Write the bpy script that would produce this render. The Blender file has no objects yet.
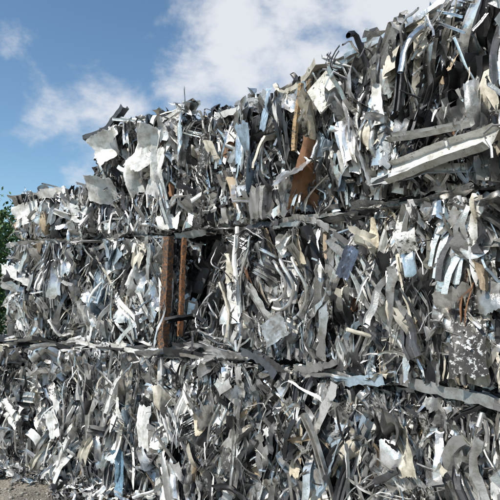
import bpy, math, random
import numpy as np
from mathutils import Vector
R=np.random.default_rng(37)
sc=bpy.context.scene
sc.view_settings.view_transform='Standard'
try: sc.view_settings.look='None'
except: pass
sc.view_settings.exposure=0

# ---------------------------------------------------------------- wall plan
KX=np.array([-4.2,-2.75,-1.6,-.6,.1,.6,1.28,1.9,2.5]); KY=np.array([5.95,5.6,5.2,4.65,4.05,3.45,2.6,1.85,1.2])
xs=np.linspace(-4.2,2.5,400); ys=np.interp(xs,KX,KY)
k=np.ones(41)/41; yp=np.pad(ys,20,mode='reflect',reflect_type='odd'); ys=np.convolve(yp,k,'valid')
seg=np.hypot(np.diff(xs),np.diff(ys)); S=np.concatenate([[0],np.cumsum(seg)])
tx=np.gradient(xs,S); ty=np.gradient(ys,S); nx=ty; ny=-tx   # outward normal
def sX(X): return float(np.interp(X,xs,S))
def wall(P,z0):
    s,t,d=P[...,0],P[...,1],P[...,2]
    x=np.interp(s,S,xs)+np.interp(s,S,nx)*d
    y=np.interp(s,S,ys)+np.interp(s,S,ny)*d
    return np.stack([x,y,z0+t],-1)

# ---------------------------------------------------------------- mesh collector
class Acc:
    def __init__(s): s.V=[];s.Q=[];s.C=[];s.A=[];s.n=0
    def add(s,G,col,att,closed=False):
        n,m=G.shape[:2]
        i=np.arange(n*m).reshape(n,m)+s.n
        q=np.stack([i[:-1,:-1],i[1:,:-1],i[1:,1:],i[:-1,1:]],-1).reshape(-1,4)
        s.V.append(G.reshape(-1,3)); s.Q.append(q)
        s.C.append(np.tile([*col,1.0],(n*m,1))); s.A.append(np.tile([*att,1.0],(n*m,1))); s.n+=n*m
    def build(s,name,mat,ang=28):
        V=np.concatenate(s.V);Q=np.concatenate(s.Q);C=np.concatenate(s.C);A=np.concatenate(s.A)
        me=bpy.data.meshes.new(name)
        me.vertices.add(len(V)); me.vertices.foreach_set('co',V.astype(np.float32).ravel())
        me.loops.add(len(Q)*4); me.loops.foreach_set('vertex_index',Q.astype(np.int32).ravel())
        me.polygons.add(len(Q)); me.polygons.foreach_set('loop_start',(np.arange(len(Q))*4).astype(np.int32))
        me.update(calc_edges=True)
        me.polygons.foreach_set('use_smooth',np.ones(len(Q),dtype=bool))
        a=me.attributes.new('col','FLOAT_COLOR','POINT'); a.data.foreach_set('color',C.astype(np.float32).ravel())
        a=me.attributes.new('att','FLOAT_COLOR','POINT'); a.data.foreach_set('color',A.astype(np.float32).ravel())
        me.set_sharp_from_angle(angle=math.radians(ang))
        me.materials.append(mat)
        ob=bpy.data.objects.new(name,me); sc.collection.objects.link(ob); return ob

# ---------------------------------------------------------------- materials
def nn(nt,t,**kw):
    n=nt.nodes.new(t)
    for a,b in kw.items(): setattr(n,a,b)
    return n
def scrap_mat():
    m=bpy.data.materials.new('scrap_metal'); m.use_nodes=True; nt=m.node_tree; L=nt.links
    b=nt.nodes['Principled BSDF']
    c=nn(nt,'ShaderNodeAttribute',attribute_name='col'); a=nn(nt,'ShaderNodeAttribute',attribute_name='att')
    sp=nn(nt,'ShaderNodeSeparateColor'); L.new(a.outputs['Color'],sp.inputs[0])
    tc=nn(nt,'ShaderNodeTexCoord')
    n1=nn(nt,'ShaderNodeTexNoise'); n1.inputs['Scale'].default_value=11; n1.inputs['Detail'].default_value=6; n1.inputs['Roughness'].default_value=.7
    L.new(tc.outputs['Object'],n1.inputs['Vector'])
    n2=nn(nt,'ShaderNodeTexNoise'); n2.inputs['Scale'].default_value=42; n2.inputs['Detail'].default_value=4; n2.inputs['Roughness'].default_value=.75
    L.new(tc.outputs['Object'],n2.inputs['Vector'])
    mr=nn(nt,'ShaderNodeMapRange'); mr.inputs[1].default_value=.36; mr.inputs[2].default_value=.56; mr.inputs[3].default_value=0; mr.inputs[4].default_value=1.0
    L.new(n1.outputs[0],mr.inputs[0])
    dm=nn(nt,'ShaderNodeMix',data_type='RGBA'); dm.inputs[6].default_value=(.58,.555,.51,1); dm.inputs[7].default_value=(1,1,1,1)
    L.new(mr.outputs[0],dm.inputs[0])
    mul=nn(nt,'ShaderNodeVectorMath',operation='MULTIPLY'); L.new(c.outputs['Color'],mul.inputs[0]); L.new(dm.outputs[2],mul.inputs[1])
    th=nn(nt,'ShaderNodeMath',operation='SUBTRACT'); th.inputs[0].default_value=.78
    g=nn(nt,'ShaderNodeMath',operation='MULTIPLY'); g.inputs[1].default_value=.36; L.new(sp.outputs[2],g.inputs[0]); L.new(g.outputs[0],th.inputs[1])
    df=nn(nt,'ShaderNodeMath',operation='SUBTRACT'); L.new(n2.outputs[0],df.inputs[0]); L.new(th.outputs[0],df.inputs[1])
    ml=nn(nt,'ShaderNodeMath',operation='MULTIPLY',use_clamp=True); ml.inputs[1].default_value=14; L.new(df.outputs[0],ml.inputs[0])
    mx=nn(nt,'ShaderNodeMix',data_type='RGBA'); L.new(ml.outputs[0],mx.inputs[0]); L.new(mul.outputs[0],mx.inputs[6]); mx.inputs[7].default_value=(.045,.04,.034,1)
    L.new(mx.outputs[2],b.inputs['Base Color'])
    inv=nn(nt,'ShaderNodeMath',operation='SUBTRACT',use_clamp=True); L.new(sp.outputs[0],inv.inputs[0]); L.new(ml.outputs[0],inv.inputs[1])
    L.new(inv.outputs[0],b.inputs['Metallic'])
    rr=nn(nt,'ShaderNodeMath',operation='MULTIPLY_ADD'); rr.inputs[1].default_value=.35; L.new(n1.outputs[0],rr.inputs[0])
    ro=nn(nt,'ShaderNodeMath',operation='SUBTRACT'); ro.inputs[1].default_value=.17; L.new(sp.outputs[1],ro.inputs[0]); L.new(ro.outputs[0],rr.inputs[2])
    L.new(rr.outputs[0],b.inputs['Roughness'])
    bp=nn(nt,'ShaderNodeBump'); bp.inputs['Strength'].default_value=.32; bp.inputs['Distance'].default_value=.007
    L.new(n2.outputs[0],bp.inputs['Height']); L.new(bp.outputs[0],b.inputs['Normal'])
    return m
SM=scrap_mat()

# ---------------------------------------------------------------- colours (linear) + (metal, rough, grime)
def pick(X=0.0,z=2.0):
    wl=np.clip((-X+.3)/1.6,0,1); tr=1.0 if (z>2.4 and X>-.3) else 0
    W=[.40,.19,.19-.05*wl+.08*tr,.10+.15*wl-.02*tr,.042,.016,.003,.022,.0,.07]
    W=np.array(W)/sum(W); i=R.choice(10,p=W); v=R.uniform(.78,1.12); g=R.uniform(0,.5)
    if i==0: c=np.array([.81,.80,.785])*v; a=(R.uniform(.6,1.0),R.uniform(.17,.34),g)
    elif i==1: c=np.array([.41,.405,.39])*v; a=(.6,R.uniform(.25,.45),g)
    elif i==2: c=np.array([.055,.055,.058])*R.uniform(.4,2.0); a=(.3,R.uniform(.28,.5),g*.5)
    elif i==3: c=np.array([.80,.79,.76])*v; a=(0,R.uniform(.3,.5),g*.9)
    elif i==4: c=np.array([.66,.61,.51])*v; a=(0,.5,g)
    elif i==5: c=np.array([.44,.34,.23])*v; a=(.1,.6,g)
    elif i==6: c=np.array([.25,.12,.055])*v; a=(0,.7,g)
    elif i==7: c=np.array([.34,.42,.49])*v; a=(.2,.4,g)
    elif i==8: c=np.array([.10,.22,.21])*v; a=(0,.45,g)
    else: c=np.array([.66,.65,.62])*v; a=(.5,.35,R.uniform(.8,1.15))
    return np.clip(c,0,.85),a

# ---------------------------------------------------------------- piece generators in (s,t,d)
def prof(kind,w):
    if kind=='flat': P=[(-.5,R.uniform(-.05,.05)),(-.2,R.uniform(-.13,.13)),(.2,R.uniform(-.13,.13)),(.5,0)]
    elif kind=='V': h=R.uniform(.2,.5); P=[(-.5,h),(-.25,h/2),(0,0),(.25,h/2),(.5,h)]
    elif kind=='U': h=R.uniform(.3,.7); P=[(-.5,h),(-.5,0),(0,.0),(.5,0),(.5,h)]
    elif kind=='C': h=R.uniform(.3,.6); P=[(-.25,h),(-.5,h),(-.5,0),(-.1,0),(-.05,h*.3),(.05,h*.3),(.1,0),(.5,0),(.5,h),(.25,h)]
    elif kind=='half': P=[(.5*math.cos(a),.5*math.sin(a)) for a in np.linspace(.1,3.0,7)]
    elif kind=='tube': P=[(.5*math.cos(a),.5*math.sin(a)) for a in np.linspace(0,2*math.pi,9)]
    elif kind=='box': h=R.uniform(.35,1)/2; P=[(-.5,-h),(.5,-h),(.5,h),(-.5,h),(-.5,-h)]
    elif kind=='pleat':
        m=max(5,int(w/ R.uniform(.013,.03))); x=np.cumsum(R.uniform(.25,1.3,m)); x=(x-x[0])/(x[-1]-x[0])-.5
        y=np.where(np.arange(m)%2==0,1,-1)*R.uniform(.0,1,m)*R.uniform(.014,.05)/w+R.normal(0,.06,m)
        P=np.stack([x,y],-1)
    return np.array(P)*w
def ribbon(p0,L,w,kind,th0,curv=.25,kinks=2,n=14,psi0=0,phi=None,twist=None,crum=.04,zig=0):
    th=th0+np.cumsum(R.normal(0,curv/ math.sqrt(n),n))
    ps=psi0+np.cumsum(R.normal(0,.8*curv/ math.sqrt(n),n))
    for _ in range(kinks):
        i=R.integers(1,n); 
        if R.random()<.5: th[i:]+=R.normal(0,.36)
        else: ps[i:]+=R.normal(0,.42)
    if zig>0:
        per=R.integers(1,3); ps=ps+zig*np.sign(np.sin((np.arange(n)+.5)*math.pi/per))*R.uniform(.6,1.2,n)
    T=np.stack([np.sin(th)*np.cos(ps),np.cos(th)*np.cos(ps),np.sin(ps)],-1)
    c=np.concatenate([[np.zeros(3)],np.cumsum(T*L/n,0)]); c-=c[n//2]; 
    Tn=np.concatenate([[T[0]],(T[1:]+T[:-1])/2,[T[-1]]]); Tn/=np.linalg.norm(Tn,axis=1)[:,None]+1e-9
    th2=np.concatenate([[th[0]],(th[1:]+th[:-1])/2,[th[-1]]])
    W0=np.stack([np.cos(th2),-np.sin(th2),0*th2],-1); N0=np.cross(W0,Tn); N0/=np.linalg.norm(N0,axis=1)[:,None]+1e-9
    if phi is None: phi=R.uniform(-1.5,1.5)
    if twist is None: twist=R.normal(0,.6)
    f=phi+twist*np.linspace(-.5,.5,n+1)
    if kind in('flat','V'): f=f+np.cumsum(R.normal(0,.10,n+1))
    Wd=W0*np.cos(f)[:,None]+N0*np.sin(f)[:,None]; Nd=-W0*np.sin(f)[:,None]+N0*np.cos(f)[:,None]
    P=prof(kind,w); sw=1+R.normal(0,.07 if kind in('flat','V','half') else .02,(n+1))
    if kind=='pleat':
        ss=1+.3*np.interp(np.arange(n+1),np.linspace(0,n,4),R.normal(0,1,4)); sw=np.clip(ss,.4,1.4)
    G=c[:,None,:]+Wd[:,None,:]*(P[None,:,0]*sw[:,None])[...,None]+Nd[:,None,:]*np.broadcast_to(P[None,:,1]/ (sw[:,None] if kind=='pleat' else 1),(n+1,len(P)))[...,None]
    if kind=='pleat':   # folds wander and fade so they do not read as regular corrugation
        m=len(P); k1=np.array([np.interp(np.arange(n+1),np.linspace(0,n,5),R.normal(0,1,5)) for _ in range(m)]).T
        G=G+Nd[:,None,:]*(k1*.010)[...,None]+Wd[:,None,:]*(np.roll(k1,1,1)*.006)[...,None]
    if kind in('pleat','flat','V'):
        q=min(.08,L*.18)
        e=R.uniform(-.5,.5,len(P))*q; G[0]+=Tn[0]*e[:,None]; G[1]+=Tn[0]*e[:,None]*.5; e=R.uniform(-.5,.5,len(P))*q; G[-1]+=Tn[-1]*e[:,None]; G[-2]+=Tn[-1]*e[:,None]*.5
    if crum>0:
        nz=R.normal(0,1,G.shape[:2])*min(crum*w,.005)
        if kind in('tube','box'): nz[:,-1]=nz[:,0]
        G=G+Nd[:,None,:]*nz[...,None]
    return G+np.asarray(p0)
def sheet(p0,w,h,rot,n=13,m=13,amp=.5,folds=6,tiltx=0,tilty=0,rag=.12,vert=.7):
    a,b=np.meshgrid(np.linspace(-.5,.5,m),np.linspace(-.5,.5,n))
    a=a+R.normal(0,.012,a.shape)*(rag>0); b=b+R.normal(0,.012,a.shape)*(rag>0)
    e=1-rag*(np.interp(b,np.linspace(-.5,.5,7),R.uniform(0,1,7))); a=a*e
    e=1-rag*(np.interp(a,np.linspace(-.5,.5,7),R.uniform(0,1,7))); b=b*e
    x=a*w;y=b*h; H=np.zeros_like(x)
    for _ in range(folds):
        al=R.normal(0,.45) if R.random()<vert else R.uniform(0,math.pi)
        u=x*math.cos(al)+y*math.sin(al); c=R.uniform(-.45,.45)*w
        H+=R.choice([-1,1])*amp*R.uniform(.3,1)*np.abs(u-c)
    H-=H.mean(); 
    mx=.14; H=mx*np.tanh(H/mx)+R.normal(0,.0018,H.shape)
    x=x*(1-.25*min(1,amp))
    cr,sr=math.cos(rot),math.sin(rot)
    X=x*cr-y*sr; Y=x*sr+y*cr
    G=np.stack([X*math.cos(tilty)+H*math.sin(tilty),Y*math.cos(tiltx),H*math.cos(tiltx)-X*math.sin(tilty)+Y*math.sin(tiltx)],-1)
    return G+np.asarray(p0)
def box(p0,w,h,t,rot,tiltx=0,tilty=0):
    P=[(-.5,-.5),(.5,-.5),(.5,.5),(-.5,.5),(-.5,-.5)]
    rows=[]
    for zz,sc_ in((0,0.0),(0,1),(t,1),(t,0.0)):
        rows.append([(x*w*sc_,y*h*sc_,zz) for x,y in P])
    G=np.array(rows,float); x,y,H=G[...,0],G[...,1],G[...,2]
    cr,sr=math.cos(rot),math.sin(rot); X=x*cr-y*sr; Y=x*sr+y*cr
    G=np.stack([X*math.cos(tilty)+H*math.sin(tilty),Y*math.cos(tiltx)-H*math.sin(tiltx),H*math.cos(tiltx)-X*math.sin(tilty)+Y*math.sin(tiltx)],-1)
    return G+np.asarray(p0)
def fold(G,lo,hi,ax=1):
    t=G[...,ax]; t=np.where(t>hi,2*hi-t,t); t=np.where(t<lo,2*lo-t,t); G=G.copy(); G[...,ax]=t; return G

def fill(acc,mp,s0,s1,H,dens=1.0,off=0.0,top_open=False,Xof=None,horiz=0.0,bulge=.16,zc=2.0,hole=None,messy=0.0):
    A=(s1-s0)*H; Wd=s1-s0
    ph=R.uniform(0,6.28,6); big=1.35 if zc>2.4 else 1.15
    def depth(s,t):
        e=1-abs(2*t/H-1)**8; e2=1-abs(2*(s-s0)/Wd-1)**10
        return off+bulge*(e*e2-1)+.035*math.sin(s*5+ph[0]+2*math.sin(t*4+ph[1]))+.028*math.sin(s*13+t*4+ph[2])
    def th(s,t):
        if R.random()<horiz: return R.normal(math.pi/2,.35)
        base=(.24+.18*messy)*math.sin(s*3.1+ph[3]+1.5*math.sin(t*3+ph[4]))+.13*math.sin(s*9+ph[5])
        return base+R.normal(0,.13+.06*messy)+ (R.normal(0,.8) if R.random()<.11+.05*messy else 0)
    def put(G,c,a):
        lo=.04+R.uniform(-.04,.03); hi=H-.045+R.uniform(-.03,.04)+(R.uniform(0,.09) if top_open else 0)
        G=fold(G,lo,hi,1); G=fold(G,s0-R.uniform(-.03,.06),s1+R.uniform(-.03,.05),0)
        dmax=off+.09+R.exponential(.03); G[...,2]=np.where(G[...,2]>dmax,dmax+(G[...,2]-dmax)*.35,G[...,2])   # the press flattens the face
        if hole is not None:
            c0=G.reshape(-1,3).mean(0)
            if hole[0]<c0[0]<hole[1] and hole[2]<c0[1]<hole[3]:
                if R.random()<.85: return
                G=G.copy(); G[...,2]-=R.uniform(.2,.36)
        acc.add(mp(G),c,a)
    X_=lambda s: Xof(s) if Xof else 0
    for _ in range(int(62*A*dens)):
        s=R.uniform(s0,s1);t=R.uniform(0,H); c,a=pick(X_(s),zc)
        L=R.uniform(.3,1.05);w=R.uniform(.06,.26)
        G=ribbon((s,t,depth(s,t)-R.uniform(.0,.14)),L,w,'pleat',th(s,t),R.uniform(.2,.6),R.integers(1,5),20,R.normal(0,.10),phi=R.normal(0,.8),twist=R.normal(0,.4),crum=.05)
        put(G,c,a)
    for _ in range(int(24*A*dens*big)):
        s=R.uniform(s0,s1);t=R.uniform(0,H); c,a=pick(X_(s),zc)
        G=sheet((s,t,depth(s,t)-R.uniform(-.02,.09)),R.uniform(.10,.26)*big,R.uniform(.18,.5)*big,-th(s,t),20,20,R.uniform(.3,.85),R.integers(7,14),R.normal(0,.2),R.normal(0,.5))
        put(G,c,a)
    for _ in range(int(24*A*dens)):
        s=R.uniform(s0,s1);t=R.uniform(0,H); c,a=pick(X_(s),zc)
        L=R.uniform(.3,1.0);w=R.choice([.015,.025,.035,.05,.07])*R.uniform(.8,1.2); kd=R.choice(['flat','V','U','C','half'],p=[.4,.15,.2,.1,.15])
        G0=ribbon((s,t,depth(s,t)),L,w,kd,th(s,t),R.uniform(.2,.7),R.integers(0,4),16,R.normal(0,.1),phi=R.uniform(-1.5,1.5),twist=R.normal(0,.4),crum=.03)
        step=R.uniform(.007,.022); n=R.integers(3,9); wob=R.uniform(.3,1.2)
        for j in range(n):
            G=G0.copy(); G[...,0]+=step*(j-n/2)+R.normal(0,.004); G[...,1]+=R.normal(0,.06); G[...,2]+=R.normal(0,.02)-.004*j
            G[...,0]+=.014*np.sin(np.linspace(0,3+wob*j,G.shape[0])+j)[:,None]
            cc,aa=(c,a) if R.random()<.5 else pick(X_(s),zc)
            put(G,cc,aa)
    for _ in range(int(80*A*dens)):
        s=R.uniform(s0,s1);t=R.uniform(0,H); c,a=pick(X_(s),zc)
        L=R.uniform(.2,.95); w=R.choice([.015,.025,.04,.06,.09])*R.uniform(.8,1.25)
        kd=R.choice(['flat','V','U','C','half'],p=[.38,.2,.17,.1,.15])
        G=ribbon((s,t,depth(s,t)-R.uniform(-.04,.11)),L,w,kd,th(s,t),R.uniform(.15,.75),R.integers(0,4),15,R.normal(0,.13),crum=.05,zig=(R.uniform(.3,.9) if R.random()<.11 else 0))
        put(G,c,a)
    for _ in range(int(105*A*dens)):
        s=R.uniform(s0,s1);t=R.uniform(0,H); c,a=pick(X_(s),zc)
        G=ribbon((s,t,depth(s,t)-R.uniform(-.05,.05)),R.uniform(.15,.65),R.uniform(.004,.018),R.choice(['flat','V','half']),th(s,t),R.uniform(.3,1.1),R.integers(0,4),10,R.normal(0,.15),crum=.05)
        put(G,c,a)
    for _ in range(int(22*A*dens)):
        s=R.uniform(s0,s1);t=R.uniform(0,H); c,a=pick(X_(s),zc)
        G=ribbon((s,t,depth(s,t)-R.uniform(-.05,.04)),R.uniform(.35,1.1),R.choice([.01,.016,.026,.04]),R.choice(['tube','box']),th(s,t),R.uniform(.1,1.3),R.integers(0,3),20,R.normal(0,.12),twist=R.normal(0,.3),crum=.02)
        put(G,c,a)
    for _ in range(int(60*A*dens)):
        s=R.uniform(s0,s1);t=R.uniform(0,H); c,a=pick(X_(s),zc)
        G=ribbon((s,t,depth(s,t)+R.uniform(-.05,.05)),R.uniform(.04,.18),R.uniform(.006,.035),R.choice(['flat','V','half']),R.normal(0,.65),R.uniform(.3,1.4),R.integers(0,3),6,R.normal(0,.45),crum=.08)
        put(G,c,a)

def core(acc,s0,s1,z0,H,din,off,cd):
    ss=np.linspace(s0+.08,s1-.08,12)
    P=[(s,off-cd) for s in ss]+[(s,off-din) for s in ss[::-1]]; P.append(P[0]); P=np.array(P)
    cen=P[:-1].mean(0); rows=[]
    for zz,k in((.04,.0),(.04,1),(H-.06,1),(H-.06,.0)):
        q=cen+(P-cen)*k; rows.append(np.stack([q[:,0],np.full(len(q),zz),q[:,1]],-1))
    acc.add(wall(np.array(rows),z0),(.02,.02,.022),(0,.8,.5))  # inner block coloured near-black, painting shade into the gaps between pieces

DEPTH=1.15
def bale(X0,X1,z0,H,off,top=False,left=False,right=False,dens=1.0,heroes=None,hole=None,messy=0.0):
    a=Acc(); s0,s1=sX(X0)+.012,sX(X1)-.012
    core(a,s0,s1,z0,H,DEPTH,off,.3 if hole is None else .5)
    Xof=lambda s: float(np.interp(s,S,xs))
    if hole: hole=(sX(hole[0]),sX(hole[1]),hole[2],hole[3])
    fill(a,lambda G:wall(G,z0),s0,s1,H,dens,off,top,Xof,zc=z0,hole=hole,messy=messy)
    fill(a,lambda G:wall(np.stack([G[...,0],G[...,1],off-DEPTH-G[...,2]-.05],-1),z0),s0,s1,H,.25,0,top,Xof)
    if left:
        fill(a,lambda G:wall(np.stack([s0-G[...,2],G[...,1],off-G[...,0]],-1),z0),.05,DEPTH,H,.8*dens,-.0,top,lambda s:X0,messy=1)
    if right:
        fill(a,lambda G:wall(np.stack([s1+G[...,2],G[...,1],off-G[...,0]],-1),z0),.05,DEPTH,H,.5*dens,-.0,top,lambda s:X1)
    if top:
        fill(a,lambda G:wall(np.stack([G[...,0],H+G[...,2],off-G[...,1]],-1),z0),s0,s1,DEPTH,.6*dens,.0,False,Xof,horiz=.5,bulge=.08,zc=1.0)
        for _ in range(int(40*(s1-s0))):
            s=R.uniform(s0,s1); c,at=pick(Xof(s),z0); L=R.uniform(.06,.26)
            G=ribbon((s,H+R.uniform(-.06,.03),off-R.uniform(0,.5)),L,R.uniform(.01,.06),R.choice(['flat','V','U','half','box']),R.normal(0,.9),R.uniform(.2,.9),R.integers(0,3),10,R.normal(0,.4),crum=.05)
            a.add(wall(G,z0),c,at)
    for _ in range(int(9*(s1-s0))):
        s=R.uniform(s0+.1,s1-.1); c,at=pick(Xof(s),z0); L=R.uniform(.2,.8)
        G=ribbon((s,H-R.uniform(.0,.05),off-R.uniform(-.02,.08)),L,R.uniform(.04,.14),R.choice(['flat','V','U']),R.normal(math.pi/2,.06),R.uniform(.1,.3),R.integers(0,2),14,R.normal(0,.05),phi=R.normal(1.45,.2),twist=.1,crum=.05)
        a.add(wall(G,z0),c,at)
    for _ in range(int(5*(s1-s0)*(1+messy))):
        s=R.uniform(s0+.1,s1-.1); c,at=pick(Xof(s),z0)
        G=ribbon((s,R.uniform(.1,H-.1),off+R.uniform(.04,.11)),R.uniform(.2,.5),R.uniform(.015,.06),R.choice(['flat','V','U','half']),R.normal(0,.8),R.uniform(.4,1.2),R.integers(0,3),14,R.normal(0,.2),crum=.05)
        a.add(wall(G,z0),c,at)
    for h in (heroes or []): h(a,z0)
    return a.build('scrap_metal_bale',SM)

WHITE=(.80,.80,.77); ALU=(.78,.77,.75); LBLUE=(.33,.43,.53); TAN=(.60,.52,.39); WOOD=(.22,.10,.042)
def HS(X,z,w,h,rot,col,att=(0,.4,.25),d=.06,amp=.25,folds=4,tx=0,ty=0,rag=.1):
    def f(a,z0): a.add(wall(sheet((sX(X),z-z0,d),w,h,rot,18,18,amp,folds+4,tx,ty,rag+.08),z0),col,att)
    return f
def HB(X,z,w,h,t,rot,col,att=(0,.45,.3),d=.05,tx=0,ty=0):
    def f(a,z0): a.add(wall(box((sX(X),z-z0,d),w,h,t,rot,tx,ty),z0),col,att)
    return f
def HR(X,z,L,w,kind,th,col,att=(.8,.3,.2),d=.06,curv=.15,kinks=0,phi=0.,twist=.2,psi=0,n=20,crum=.01):
    def f(a,z0): a.add(wall(ribbon((sX(X),z-z0,d),L,w,kind,th,curv,kinks,n,psi,phi,twist,crum),z0),col,att)
    return f
def RING(X,z,r,w,d,col,a0=0,a1=6.0,sq=1.15):
    def f(a,z0):
        u=np.linspace(a0,a1,40); pr=np.linspace(0,2*math.pi,9); rr=r*(1+.06*np.sin(u*2.3+X*9)+.04*np.sin(u*5+z))
        G=np.stack([sX(X)+np.cos(u)[:,None]*(rr[:,None]+w*np.cos(pr)[None]),(z-z0)+sq*np.sin(u)[:,None]*(rr[:,None]+w*np.cos(pr)[None]),d+w*np.sin(pr)[None]+.03*np.sin(u*2)[:,None]],-1)
        a.add(wall(G,z0),col,(.8,.28,.2))
    return f

Z1,Z2,Z3=1.4,2.48,3.58
# bottom tier
bale(-4.1,-2.25,0,Z1,.04,left=True,messy=.8)
bale(-2.25,-.95,0,Z1,.08,messy=.8,heroes=[HS(-1.1,.28,.2,.42,.1,(.18,.31,.42),(.1,.4,.6),.2,.5),HS(-1.15,.8,.16,.34,.15,WHITE,d=.2),HS(-1.9,.62,.13,.3,.4,WHITE,d=.2)])
bale(-.95,.3,0,Z1,.12,messy=.7,heroes=[HS(-.85,.72,.16,.42,-.1,WHITE,d=.22,amp=.15),HS(-.3,.9,.12,.3,.3,TAN,d=.2),HR(.05,.75,.75,.05,'U',.25,ALU,d=.22,kinks=1),HR(-.5,.5,.7,.04,'half',-.3,ALU,d=.22,kinks=1)])
bale(.3,1.0,0,Z1,.08,messy=.5,heroes=[HS(.45,.85,.1,.4,-.15,TAN,(0,.5,.5),d=.16),HR(.62,.8,.8,.05,'C',.12,ALU,d=.18,kinks=1),HR(.75,.7,.7,.06,'V',-.25,WHITE,(0,.4,.3),d=.17,kinks=1)])
bale(1.0,2.45,0,Z1,.05,right=True,messy=.3,heroes=[HS(.98,1.05,.10,.32,.05,(.62,.58,.48),d=.14)])
# middle tier
bale(-2.70,-1.75,Z1,Z2-Z1,0,left=True,messy=.5)
bale(-1.75,-.70,Z1,Z2-Z1,0,messy=.1)
bale(-.70,.62,Z1,Z2-Z1,-.03,hole=(-.70,-.18,.15,1.08),messy=.2,heroes=[
  HR(-.70,1.93,1.02,.095,'box',.07,WOOD,(0,.75,.9),.12,.02,0,phi=.2,twist=.06,crum=.04),HR(-.60,1.98,.9,.055,'box',.05,(.28,.12,.045),(0,.8,.8),.04,.02,0,phi=.5,twist=.1,crum=.05),HR(-.69,1.68,.5,.03,'flat',.2,ALU,(.8,.35,.4),.19,.4,1),
  HR(-.03,2.12,.72,.04,'tube',-.12,WHITE,(0,.35,.1),.13,.3),HR(.03,2.1,.6,.02,'tube',-.05,ALU,(.8,.3,.1),.13,.4),
  HS(.3,1.66,.28,.2,.5,(.46,.47,.48),(.6,.4,.2),.17,.12,3),
  HS(.42,2.25,.2,.26,.1,TAN,(0,.6,.5),.08,.3),
  HR(-.45,1.95,.8,.02,'tube',.1,(.25,.25,.25),(.3,.4,.1),-.14,.3),HR(-.33,2.0,.8,.02,'tube',-.25,(.5,.5,.5),(.6,.4,.1),-.16,.8),HR(-.42,1.8,.7,.03,'U',.5,(.4,.4,.4),(.6,.4,.1),-.2,.3),
  RING(-.40,1.70,.12,.010,-.02,(.55,.55,.55),0,5.6),RING(-.42,1.72,.09,.008,-.01,(.4,.4,.4),1,6.6),RING(-.38,1.69,.14,.007,-.05,(.3,.3,.3),2,7.6),RING(-.30,2.25,.09,.008,-.05,(.3,.3,.3),1,6),
  RING(.30,2.0,.17,.014,.15,ALU,-1.7,1.1),RING(.28,2.02,.13,.012,.16,ALU,-1.5,1.3),RING(.34,1.98,.21,.013,.12,ALU,-1.2,1.0)])
bale(.62,1.42,Z1,Z2-Z1,.02,messy=.2,heroes=[HS(.73,2.12,.13,.24,-.5,(.14,.17,.24),(.5,.35,.1),.13,.2),HS(1.0,2.28,.12,.25,.1,(.68,.68,.66),(0,.4,.7),.13,.3),
  HS(.85,2.3,.07,.2,.0,TAN,(0,.5,.4),.12,.3),HS(1.22,1.75,.18,.5,.1,(.75,.75,.74),(.3,.4,1.1),.13,.3)])
bale(1.42,2.45,Z1,Z2-Z1,.03,right=True)
# top tier
bale(-2.64,-1.62,Z2,.50,0,top=True,left=True,messy=.6,heroes=[HS(-2.4,2.78,.4,.25,.2,WHITE,d=.1),HS(-1.8,2.75,.35,.2,-.2,(.6,.6,.58),d=.1),HS(-2.1,2.86,.35,.22,.1,(.7,.7,.68),d=.05,tx=-.5)])
bale(-1.62,-.6,Z2,Z3-Z2+.06,-.02,top=True,left=True,messy=.3,heroes=[
  HS(-1.35,3.38,.36,.36,.5,WHITE,(0,.4,.3),.16,.6,6,tx=.3,ty=-.3),HS(-.95,3.3,.30,.5,-.4,WHITE,(0,.4,.25),.15,.6,6,ty=.3),
  HS(-1.45,2.95,.36,.3,-.2,(.7,.7,.68),(0,.4,.3),.14,.5,6,tx=.4),HS(-.8,3.05,.2,.5,-.3,WHITE,(0,.4,.3),.14,.5,5),HS(-1.1,3.05,.25,.4,.3,WHITE,(0,.4,.4),.12,.6,6),
  HR(-1.3,3.70,.38,.05,'box',1.9,(.5,.5,.5),(.8,.4,.3),.0),HR(-1.22,3.66,.4,.03,'U',1.85,ALU,(.8,.4,.3),.05),HR(-.62,3.72,.3,.02,'flat',.05,(.5,.5,.45),(.3,.5,.3),.0)])
bale(-.6,.65,Z2,Z3-Z2-.06,-.02,top=True,messy=.0,heroes=[
  HS(.08,3.0,.15,.62,.05,LBLUE,(.2,.35,.5),.14,.45,6),HS(.22,3.36,.1,.36,-.25,LBLUE,(.2,.4,.4),.14,.3),
  HB(.62,3.3,.2,.22,.015,.55,(.7,.68,.62),(0,.5,.6),.14,ty=.1),HR(.42,3.22,.5,.035,'box',0.0,(.40,.27,.14),(0,.6,.7),.10),
  HR(.45,2.82,.45,.12,'flat',1.3,ALU,(.9,.35,.4),.14,phi=.7)])
bale(.65,1.35,Z2,Z3-Z2-.05,0.05,top=True,messy=.1,heroes=[HR(1.16,2.66,.62,.12,'U',1.50,(.66,.65,.62),(.3,.45,.5),.19,.12,1,phi=.5),HR(1.1,2.6,.66,.07,'V',1.62,(.6,.6,.58),(.5,.45,.5),.18,.12,1,phi=.8),HR(1.12,2.8,.5,.05,'U',1.75,(.6,.6,.58),(.6,.4,.5),.18,phi=.9),HR(1.0,3.25,.5,.04,'C',.2,(.1,.1,.1),(.5,.4,.2),.14)])
bale(1.35,2.45,Z2,Z3-Z2+.05,.1,top=True,right=True,messy=.2,heroes=[HB(1.36,3.5,.22,.16,.02,-.5,(.7,.7,.68),(0,.4,.4),.14,tx=.4)])

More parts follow.
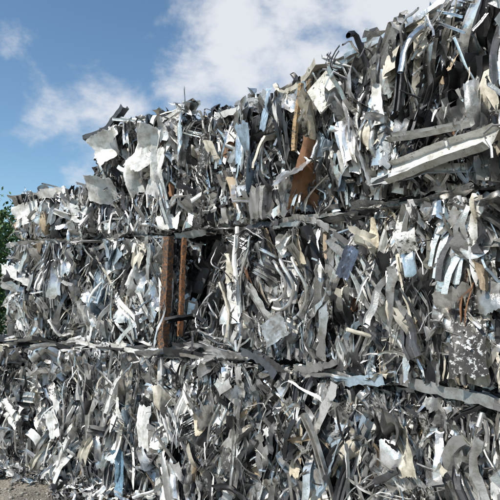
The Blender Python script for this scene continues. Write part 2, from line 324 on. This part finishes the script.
# ---------------------------------------------------------------- loose scrap on the ground
a=Acc()
for _ in range(1000):
    s=R.uniform(sX(-4.1),sX(2.2)); sp=.05 if s<sX(-1.7) else .2; d=.12+abs(R.normal(0,sp)); c,at=pick(-1)
    if R.random()<.05: d+=R.uniform(0,.8)
    hgt=max(0,.14-.35*(d-.12))
    G=ribbon((s,0,0),R.uniform(.05,.36),R.uniform(.012,.07),R.choice(['flat','V','U','half','tube']),R.uniform(0,3.14),R.uniform(.2,1.2),R.integers(0,3),9,R.normal(0,.15),crum=.06)
    G=np.stack([G[...,0],np.abs(G[...,2])+R.uniform(.0,1)*hgt+.005,d+G[...,1]*.6],-1)
    a.add(wall(G,0),c,at)
a.build('loose_scrap_metal',SM)

# ---------------------------------------------------------------- ground
def ground_mat():
    m=bpy.data.materials.new('dirt_ground'); m.use_nodes=True; nt=m.node_tree;L=nt.links;b=nt.nodes['Principled BSDF']
    tc=nn(nt,'ShaderNodeTexCoord'); n=nn(nt,'ShaderNodeTexNoise'); n.inputs['Scale'].default_value=2.2;n.inputs['Detail'].default_value=12;n.inputs['Roughness'].default_value=.7
    L.new(tc.outputs['Object'],n.inputs['Vector']); r=nn(nt,'ShaderNodeValToRGB')
    r.color_ramp.elements[0].position=.35;r.color_ramp.elements[0].color=(.15,.13,.105,1);r.color_ramp.elements[1].position=.65;r.color_ramp.elements[1].color=(.36,.32,.26,1)
    L.new(n.outputs[0],r.inputs[0]);L.new(r.outputs[0],b.inputs['Base Color']);b.inputs['Roughness'].default_value=.95
    n2=nn(nt,'ShaderNodeTexNoise'); n2.inputs['Scale'].default_value=45;n2.inputs['Detail'].default_value=6;L.new(tc.outputs['Object'],n2.inputs['Vector'])
    bp=nn(nt,'ShaderNodeBump');bp.inputs['Distance'].default_value=.03;L.new(n2.outputs[0],bp.inputs['Height']);L.new(bp.outputs[0],b.inputs['Normal'])
    return m
bpy.ops.mesh.primitive_plane_add(size=900,location=(0,0,0)); g=bpy.context.object; g.name='ground'; g.data.materials.append(ground_mat())
a=Acc()
for _ in range(2000):
    x=R.uniform(-4.5,1.8); yy=float(np.interp(x,xs,ys))-abs(R.normal(.1,.8))-.1; r=R.uniform(.004,.022)*R.uniform(.5,1.2)
    u=np.linspace(0,2*math.pi,7); rows=[]
    for la in np.linspace(-1.57,1.57,5): rows.append(np.stack([np.cos(u)*math.cos(la),np.sin(u)*math.cos(la),np.full(7,math.sin(la)*.7)],-1))
    G=np.array(rows); nz=1+R.normal(0,.14,G.shape[:2]);nz[:,-1]=nz[:,0]; G=G*nz[...,None]*r+np.array([x,yy,r*.4]); v=R.uniform(.15,.45)
    a.add(G,(v,v*.93,v*.82),(0,.9,.1))
a.build('gravel',SM,50)

# ---------------------------------------------------------------- tree
def leaf_mat():
    m=bpy.data.materials.new('foliage');m.use_nodes=True;nt=m.node_tree;b=nt.nodes['Principled BSDF']
    c=nn(nt,'ShaderNodeAttribute',attribute_name='col'); nt.links.new(c.outputs['Color'],b.inputs['Base Color']); b.inputs['Roughness'].default_value=.6
    return m
def bark_mat():
    m=bpy.data.materials.new('bark');m.use_nodes=True;nt=m.node_tree;b=nt.nodes['Principled BSDF']
    n=nn(nt,'ShaderNodeTexNoise');n.inputs['Scale'].default_value=20;r=nn(nt,'ShaderNodeValToRGB')
    r.color_ramp.elements[0].color=(.05,.035,.025,1);r.color_ramp.elements[1].color=(.18,.14,.1,1)
    nt.links.new(n.outputs[0],r.inputs[0]);nt.links.new(r.outputs[0],b.inputs['Base Color']);b.inputs['Roughness'].default_value=.9
    return m
LM=leaf_mat();BM=bark_mat()
def limb(a,p,q,r0,r1,n=8):
    p=np.array(p,float);q=np.array(q,float);t=(q-p)/np.linalg.norm(q-p);u=np.cross(t,[.3,.9,.1]);u/=np.linalg.norm(u);v=np.cross(t,u)
    an=np.linspace(0,2*math.pi,9);rows=[]
    off=np.zeros(3)
    for i in range(n+1):
        k=i/n; c=p+(q-p)*k+off; off=off+(R.normal(0,.03,3) if 0<i<n-1 else 0)*np.linalg.norm(q-p)*.4
        rows.append(c+(np.cos(an)[:,None]*u+np.sin(an)[:,None]*v)*(r0+(r1-r0)*k))
    a.add(np.array(rows),(.1,.1,.1),(0,.9,0)); return c
def tree(x,y,h,rad,leaves):
    e=bpy.data.objects.new('leafy_tree',None); sc.collection.objects.link(e); e.location=(x,y,0)
    a=Acc(); limb(a,(0,0,0),(0,0,h*.75),.11,.04); tips=[]
    for i in range(15):
        z=h*R.uniform(.2,.72); an=R.uniform(0,6.28); q=(math.cos(an)*rad*R.uniform(.5,.9),math.sin(an)*rad*R.uniform(.5,.9),z+h*R.uniform(.06,.24)); limb(a,(0,0,z),q,.035,.01); tips.append(q)
    o=a.build('trunk_and_limbs',BM,60); o.parent=e
    a=Acc()
    cl=tips+[(0,0,h*.9),(0,0,h*.8)]+[(R.normal(0,rad*.45),R.normal(0,rad*.45),h*R.uniform(.2,.9)) for _ in range(22)]
    for _ in range(leaves):
        c=np.array(cl[R.integers(len(cl))]); p=c+R.normal(0,rad*.17,3); r=R.uniform(.025,.055)
        A=R.normal(0,1,3);A/=np.linalg.norm(A);B=np.cross(A,R.normal(0,1,3));B/=np.linalg.norm(B); g=R.uniform(.6,1.3)
        G=np.array([[p-A*r*1.3,p-B*r*.6],[p+B*r*.6,p+A*r*1.3]]); a.add(G,(.065*g,.13*g,.03*g),(0,.6,0))
    o=a.build('leaves',LM,180); o.parent=e
tree(-5.35,9.2,3.95,1.2,18000)
tree(-7.8,10.5,4.4,1.6,9000)
a=Acc()
for i in range(12000):
    an=R.uniform(0,2*math.pi); rr=R.uniform(70,80); hh=(3.5+1.5*math.sin(an*9)+1.2*math.sin(an*23+1)); p=np.array([rr*math.cos(an),rr*math.sin(an),abs(R.uniform(0,1))*hh])
    A=R.normal(0,1,3);A/=np.linalg.norm(A);B=np.cross(A,R.normal(0,1,3));B/=np.linalg.norm(B);r=R.uniform(.4,.9);g=R.uniform(.6,1.3)
    a.add(np.array([[p-A*r,p-B*r],[p+B*r,p+A*r]]),(.045*g,.09*g,.03*g),(0,.6,0))
a.build('distant_trees',LM,180)

# ---------------------------------------------------------------- sky, clouds, sun
sd=Vector((-.66,-.52,.78)).normalized()
el=math.asin(sd.z); az=math.atan2(sd.x,sd.y)
w=bpy.data.worlds.new('World'); sc.world=w; w.use_nodes=True; nt=w.node_tree;L=nt.links
bg=nt.nodes['Background']; bg.inputs[1].default_value=.13
sk=nn(nt,'ShaderNodeTexSky',sky_type='NISHITA'); sk.sun_disc=False; sk.sun_elevation=el; sk.sun_rotation=az; sk.dust_density=.6; sk.ozone_density=1.5
tint=nn(nt,'ShaderNodeVectorMath',operation='MULTIPLY'); tint.inputs[1].default_value=(.94,1.13,1.16); L.new(sk.outputs[0],tint.inputs[0])
tc=nn(nt,'ShaderNodeTexCoord')
mp=nn(nt,'ShaderNodeMapping'); mp.inputs['Scale'].default_value=(1,1,1.5); L.new(tc.outputs['Generated'],mp.inputs[0])
nz=nn(nt,'ShaderNodeTexNoise'); nz.inputs['Scale'].default_value=6.5; nz.inputs['Detail'].default_value=12; nz.inputs['Roughness'].default_value=.6; nz.inputs['Distortion'].default_value=.15
L.new(mp.outputs[0],nz.inputs['Vector'])
last=None
for (c,r,sgn) in [((.10,1,.58),.22,.4),((.28,1,.62),.24,.4),((-.02,1,.57),.16,.38),((.0,1,.49),.2,.38),((.12,1,.46),.22,.4),((-.13,1,.41),.15,.33),((-.28,1,.36),.17,.32),((-.38,1,.33),.12,.27),((-.33,1,.26),.12,.2),((-.7,.3,.5),.35,.3),((.7,-.6,.6),.5,.3),((-.3,-1,.45),.45,.3)]:
    v=Vector(c).normalized(); dn=nn(nt,'ShaderNodeVectorMath',operation='DISTANCE'); dn.inputs[1].default_value=v; L.new(tc.outputs['Generated'],dn.inputs[0])
    mr=nn(nt,'ShaderNodeMapRange',interpolation_type='SMOOTHSTEP'); mr.inputs[1].default_value=0; mr.inputs[2].default_value=r; mr.inputs[3].default_value=sgn; mr.inputs[4].default_value=0; L.new(dn.outputs['Value'],mr.inputs[0])
    if last is None: last=mr.outputs[0]
    else:
        mm=nn(nt,'ShaderNodeMath',operation='MAXIMUM'); L.new(last,mm.inputs[0]); L.new(mr.outputs[0],mm.inputs[1]); last=mm.outputs[0]
ad=nn(nt,'ShaderNodeMath',operation='ADD'); L.new(nz.outputs[0],ad.inputs[0]); L.new(last,ad.inputs[1])
cr=nn(nt,'ShaderNodeMapRange',interpolation_type='SMOOTHSTEP'); cr.inputs[1].default_value=.57; cr.inputs[2].default_value=.90; cr.inputs[3].default_value=0; cr.inputs[4].default_value=.92; L.new(ad.outputs[0],cr.inputs[0])
mx=nn(nt,'ShaderNodeMix',data_type='RGBA'); L.new(cr.outputs[0],mx.inputs[0]); L.new(tint.outputs[0],mx.inputs[6]); mx.inputs[7].default_value=(6.3,6.45,6.8,1)
L.new(mx.outputs[2],bg.inputs[0])
sl=bpy.data.lights.new('sun','SUN'); sl.energy=5.0; sl.angle=math.radians(.5); sl.color=(1,.96,.89)
so=bpy.data.objects.new('sun',sl); sc.collection.objects.link(so); so.rotation_euler=sd.to_track_quat('Z','Y').to_euler(); so.location=(-6,-4,9)

cam=bpy.data.cameras.new('camera'); cam.lens=36; cam.sensor_width=36; cam.clip_end=2000
co=bpy.data.objects.new('camera',cam); sc.collection.objects.link(co); co.location=(0,0,1.95); co.rotation_euler=(math.radians(90+4.57),0,0)
sc.camera=co
